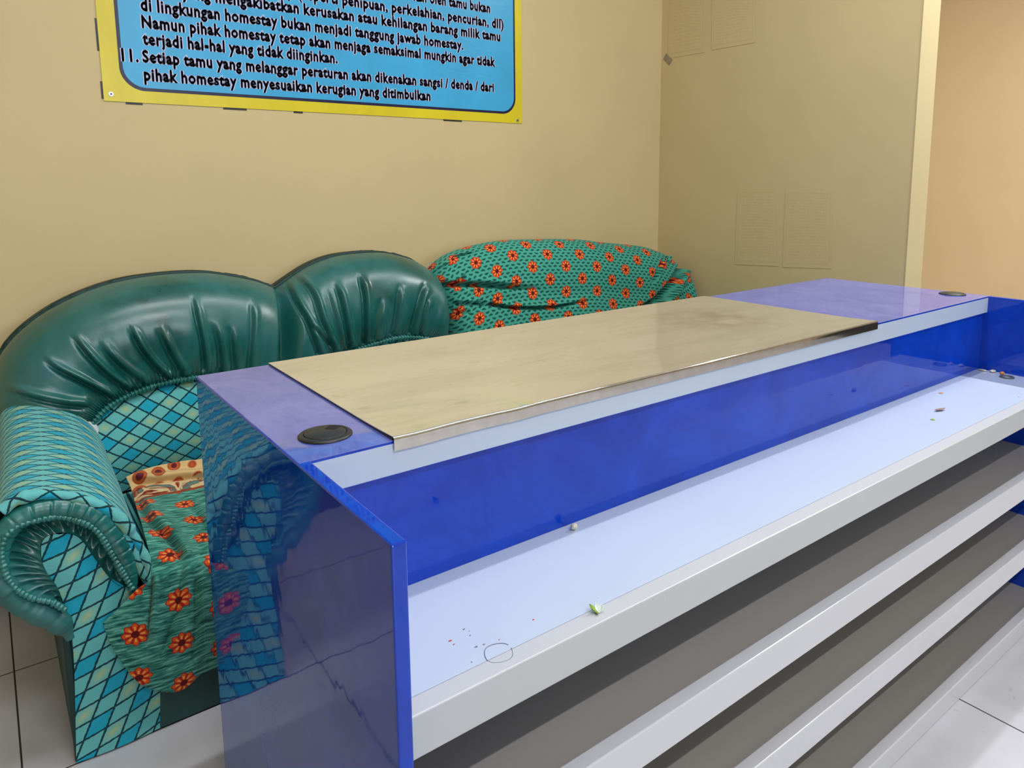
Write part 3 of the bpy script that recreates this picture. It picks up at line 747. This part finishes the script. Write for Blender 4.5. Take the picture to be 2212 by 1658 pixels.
thr = MB().grid(G, UVt).build('seat_throw', 'throw', None, True, thick=0.0025, at=(0.3, 1.2, 0.36))
tag(thr, 'crumpled teal flowered cloth with a red and cream border over the sofa seat', 'cloth')

# ------------------------------------------------------------------ second sofa in a fitted flowered cover
s2 = thing('covered_sofa', 'sofa wrapped in a teal cover printed with orange flowers, by the wall corner', 'sofa', (1.62, 1.45, 0))
YT = 1.665
ylist = [1.665] * 13 + [1.665, 1.655, 1.645, 1.635, 1.625, 1.615]
sil = np.array([px(u, v, y=y_) for (u, v), y_ in zip([(915, 640), (928, 585), (960, 553), (1000, 536), (1040, 526), (1085, 519), (1130, 517), (1200, 516), (1250, 517), (1290, 522), (1330, 526), (1372, 530), (1400, 536), (1430, 548), (1448, 562), (1463, 572), (1470, 590), (1477, 620), (1483, 650)], ylist)])
nt, ns = 420, 150
S_ = crom_even(sil, nt); xs, zt = S_[:, 0], S_[:, 2]
LSIL = np.linalg.norm(np.diff(S_, axis=0), axis=1).sum()
t = np.linspace(0, 1, nt)
ends = (np.clip(smooth(-0.02, 0.10, t), 0.0, 1) * np.clip(smooth(-0.01, 0.10, 1 - t), 0.0, 1)) ** .5
XB0, _, ZB0 = px(957, 622, y=1.57); XB1, _, ZB1 = px(988, 728, y=1.55)
P = np.zeros((nt, ns, 3))
UV = np.zeros((nt, ns, 2))
for i in range(nt):
    e = 0.55 + 0.45 * ends[i]; ay = 0.115; az = 0.20 * (0.6 + 0.4 * ends[i])
    th = np.linspace(math.radians(155), 0, 70); top = zt[i]; zc = top - az
    YT = S_[i, 1]
    yy = YT - ay * np.cos(th) * e; zz = zc + az * np.sin(th) ** 0.85
    fr = np.linspace(0, 1, ns - 70 + 1)[1:]
    zb = 0.36
    zf = zc * (1 - fr) + min(zb, zc - .05) * fr
    yf = (YT - ay * e) - 0.028 * np.sin(np.pi * np.clip(fr * 1.1, 0, 1)) * ends[i] - 0.015 * fr
    y = np.r_[yy, yf]; z = np.r_[zz, zf]
    # left part tucks in below the pinch
    tuck = 0.075 * smooth(0.105, 0.0, t[i]) * smooth(zc + 0.10, zc + 0.01, z)
    P[i] = np.stack([xs[i] + tuck * 0.5, y + tuck, z], 1)
    xb = XB0 + (XB1 - XB0) * np.clip((ZB0 - z) / (ZB0 - ZB1), 0, 1.4)
    below = smooth(ZB0 + 0.045, ZB0 - 0.005, z)
    P[i, :, 0] += below * np.maximum(xb - P[i, :, 0], 0)
    P[i, :, 1] += below * 0.07 * np.exp(-(P[i, :, 0] - xb) / 0.022)
    P[i, :, 1] = np.minimum(P[i, :, 1], 1.792)
    al = np.r_[0, np.cumsum(np.hypot(np.diff(y), np.diff(z)))]
    UV[i] = np.stack([np.full(ns, 0.92 + i * LSIL / nt) + 0.10 * al, al[69] - al + 0.062 + 0.02 * xs[i]], 1)
Nn = np.zeros_like(P); Nn[..., 1] = -1; Nn[..., 2] = 0.15
P = crease(P, Nn, [(a_, d_ * 2.5, r_ * 1.6, w_ * 0.72, p_, q_) for a_, d_, r_, w_, p_, q_ in [([(950, 616), (1000, 614), (1060, 616), (1120, 621), (1185, 626)], .030, .008, 6.0, .03, .5),
                   ([(968, 654), (1040, 655), (1110, 664), (1190, 663), (1260, 651), (1292, 645)], .024, .010, 3.6, .06, .3),
                   ([(950, 616), (985, 607), (1012, 590)], .016, .010, 4.0, .02, .3),
                   ([(970, 558), (1000, 550), (1032, 544)], .010, .004, 3.0, .3, .3),
                   ([(970, 664), (1000, 672), (1022, 680)], .008, .004, 2.5, .1, .4),
                   ([(1478, 570), (1455, 610), (1420, 648), (1380, 672)], .030, .016, 8.0, .05, .2),
                   ([(1434, 560), (1420, 590), (1408, 622)], .012, .006, 3.5, .05, .3),
                   ([(1466, 612), (1440, 640), (1415, 662)], .014, .010, 4.5, .2, .2),
                   ([(930, 600), (950, 580), (985, 565)], .006, .010, 6, .2, .4)]])
gath = 0.005 * smooth(0.10, 0.0, t)[:, None] * np.sin(np.linspace(0, 2 * np.pi * 15, ns))[None]
P[..., 1] += gath
cvr = MB().grid(P, UV).build('covered_backrest', 'cover', s2, True)
kn = px(1441, 561, y=1.60)
a = np.linspace(0, 2 * np.pi * 1.6, 60)
MB().tube(np.stack([kn[0] + 0.016 * np.cos(a), kn[1] + 0.010 * np.sin(a), kn[2] + 0.010 * np.sin(a * 1.3)], 1), 0.0085, 8).build('cover_knot', 'cover', cvr, True)
sb = MB(); 
seat = MB().box(1.08, 2.21, 1.06, 1.60, 0.06, 0.37).build('covered_seat', 'cover', s2, bevel=0.05, seg=5, smooth_=False)
MB().box(2.12, 2.24, 1.04, 1.56, 0.004, 0.50).build('covered_arm', 'cover', s2, bevel=0.05, seg=5)
MB().box(1.06, 2.24, 1.08, 1.74, 0.004, 0.0595).build('base', 'skirt', s2)
MB().box(0.99, 2.24, 1.69, 1.77, 0.06, 0.74).build('back_board', 'piping', s2)

# ------------------------------------------------------------------ banner on the back wall
YW = R_['y1']
bx0, bx1, bz0, bz1 = 0.046, 1.489, 1.364, 2.32
bn = thing('rules_banner', 'yellow and light blue vinyl banner of printed house rules hanging on the wall', 'banner', ((bx0 + bx1) / 2, YW - 0.002, bz0))
xx = np.linspace(bx0, bx1, 90); zz = np.linspace(bz0, bz1, 50)
XX, ZZ = np.meshgrid(xx, zz, indexing='ij')
wav = 0.0012 * np.sin(XX * 9 + ZZ * 4) * np.exp(-(ZZ - bz0) * 3) + 0.0006 * np.sin(XX * 31)
def bplane(y): return np.stack([XX, np.full_like(XX, y) + 0 * wav, ZZ], -1)
MB().box(bx0, bx1, YW - 0.0030, YW - 0.0012, bz0, bz1).build('vinyl_sheet', 'yellow', bn)
def rrect(x0, x1, z0, z1, r0, r1, n=14):
    pts = []
    for (cx, cz, a0, r) in ((x0 + r0, z0 + r0, 180, r0), (x1 - r1, z0 + r1, 270, r1), (x1 - r1, z1 - r1, 0, r1), (x0 + r0, z1 - r0, 90, r0)):
        for k in range(n + 1):
            a = math.radians(a0 + 90 * k / n); pts.append((cx + r * math.cos(a), cz + r * math.sin(a)))
    return pts
MB().prism(rrect(0.090, 1.457, 1.397, 2.285, 0.062, 0.062), YW - 0.0034, YW - 0.0030, 'y').build('navy_border', 'navy', bn)
MB().prism(rrect(0.099, 1.449, 1.406, 2.277, 0.056, 0.056), YW - 0.0038, YW - 0.0034, 'y').build('blue_panel', 'cyan', bn)
LINES = [('kan oleh tamu bukan', 1.020, 1.341, 1.767), ('y (seperti penipuan, perkelahian, pencurian, dll)', 0.575, 1.402, 1.716), ('yang mengakibatkan kerusakan atau kehilangan barang milik tamu', 0.268, 1.386, 1.669),
         ('di lingkungan homestay bukan menjadi tanggung jawab homestay.', 0.157, 1.219, 1.620), ('Namun pihak homestay tetap akan menjaga semaksimal mungkin agar tidak', 0.156, 1.359, 1.573),
         ('terjadi hal-hal yang tidak diinginkan.', 0.155, 0.729, 1.527), ('11.', 0.099, 0.139, 1.477), ('Setiap tamu yang melanggar peraturan akan dikenakan sangsi / denda / dari', 0.151, 1.353, 1.478),
         ('pihak homestay menyesuaikan kerugian yang ditimbulkan', 0.151, 1.075, 1.428)]
def text_mesh(body, size, off):
    cu = bpy.data.curves.new('text', 'FONT'); cu.body = body; cu.size = size; cu.offset = off; cu.resolution_u = 3; cu.space_character = 1.13; cu.space_word = 0.85
    to = bpy.data.objects.new('text', cu); C.objects.link(to)
    dg = bpy.context.evaluated_depsgraph_get(); me = bpy.data.meshes.new_from_object(to.evaluated_get(dg))
    bpy.data.objects.remove(to); bpy.data.curves.remove(cu)
    return me
def text_part(name, body, xa, xb, z, y, size, off, mat, parent, ref=None, wide=None):
    me = text_mesh(body, size, off)
    co = np.empty(len(me.vertices) * 3); me.vertices.foreach_get('co', co); co = co.reshape(-1, 3)
    lo, hi = (co[:, 0].min(), co[:, 0].max()) if ref is None else ref
    k = (xb - xa) / (hi - lo); org = WORLD(parent)
    if wide:
        nv = len(co); pl = [tuple(p.vertices) for p in me.polygons]; me = bpy.data.meshes.new(name)
        cc_ = np.vstack([co + np.array([d, 0, 0]) for d in wide])
        me.from_pydata(cc_.tolist(), [], [tuple(i + q * nv for i in f) for q in range(len(wide)) for f in pl]); co = cc_
    out = np.stack([xa + (co[:, 0] - lo) * k - org.x, np.full(len(co), y) - org.y, z + co[:, 1] - org.z], 1)
    me.vertices.foreach_set('co', out.ravel()); me.update()
    me.materials.clear(); me.materials.append(M_[mat])
    o = bpy.data.objects.new(name, me); C.objects.link(o); o.parent = parent
    md = o.modifiers.new('thickness', 'SOLIDIFY'); md.thickness = 0.0002
    return o, (lo, hi)
for body, xa, xb, z in LINES:
    o, ref = text_part('text_line', body, xa, xb, z, YW - 0.0046, 0.0455, 0.0003, 'navy', bn, None, (-0.0014, -0.0005, 0.0005, 0.0014))
    text_part('text_halo', body, xa, xb, z, YW - 0.0041, 0.0455, 0.0028, 'halo', bn, ref, (-0.0018, 0.0018))
for u, v in ((240, 203), (1118, 260)):
    c = px(u, v, y=YW - 0.003); a = np.linspace(0, 2 * np.pi, 20, endpoint=False)
    nm = MB().prism([(c[0] + 0.0065 * math.cos(k), c[2] + 0.0065 * math.sin(k)) for k in a], YW - 0.0042, YW - 0.0030, 'y')
    nl = nm.build('nail', 'nail', bn)
    MB().prism([(c[0] + 0.0022 * math.cos(k), c[2] + 0.0022 * math.sin(k)) for k in a], YW - 0.0060, YW - 0.0042, 'y').build('nail_head', 'black', nl)
for u0, u1, v0 in ((271, 308, 219), (482, 533, 232), (634, 654, 239), (958, 998, 259)):
    a = px(u0, v0 - 3, y=YW - 0.001); b = px(u1, v0 + 2, y=YW - 0.001)
    MB().box(a[0], b[0], YW - 0.0011, YW - 0.0001, bz0 - 0.006, bz0 + 0.01).build('backing_tape', 'black', bn)
for v0, v1 in ((40, 110), (175, 213)):
    a = px(214, v0, y=YW - 0.001); b = px(214, v1, y=YW - 0.001)
    MB().box(bx0 - 0.005, bx0 + 0.01, YW - 0.0011, YW - 0.0001, b[2], a[2]).build('backing_tape', 'black', bn)

# ------------------------------------------------------------------ faded papers on the right wall
def paper(quad, label):
    P4 = np.array([px(u, v, x=XR - 0.0012) for u, v in quad])   # top-left, top-right, bottom-right, bottom-left
    c = P4.mean(0)
    nrm = np.array([-0.0004, 0, 0])
    V = list(P4 + nrm) + list(P4 - nrm)
    F = [(0, 1, 2, 3), (7, 6, 5, 4), (0, 4, 5, 1), (1, 5, 6, 2), (2, 6, 7, 3), (3, 7, 4, 0)]
    UV = [(0, 1), (1, 1), (1, 0), (0, 0)] * 2
    return tag(MB().add(V, F, UV).build('notice_paper', 'paper', None, at=tuple(c)), label, 'paper', 'faded papers on the right wall')
paper([(1594, 407), (1680, 407), (1683, 575), (1587, 571)], 'faint cream notice sheet low on the wall left of its neighbour, above the counter')
paper([(1698, 408), (1800, 410), (1796, 580), (1690, 577)], 'faint cream notice sheet low on the wall nearest the pale wall end')
paper([(1444, -60), (1524, -60), (1522, 113), (1443, 126)], 'faint cream sheet high by the room corner with a grey tape scrap')
paper([(1538, -60), (1632, -62), (1630, 92), (1537, 108)], 'faint cream sheet high on the wall, right of the one by the corner')
c = px(1442, 128, x=XR - 0.0022)
t = MB()
e1 = px(1436, 121, x=XR - 0.0022); e2 = px(1449, 135, x=XR - 0.0022); d_ = (e2 - e1); nn = np.array([0, -d_[2], d_[1]]) * 0.28
V = [e1 + nn, e1 - nn, e2 - nn, e2 + nn]; V = V + [v - np.array([0.0004, 0, 0]) for v in V]
t.add(V, [(0, 1, 2, 3), (7, 6, 5, 4), (0, 4, 5, 1), (1, 5, 6, 2), (2, 6, 7, 3), (3, 7, 4, 0)])
tag(t.build('tape_scrap', 'tape', None, at=tuple(c)), 'grey scrap of tape slanting at the lower left corner of a high paper', 'tape')
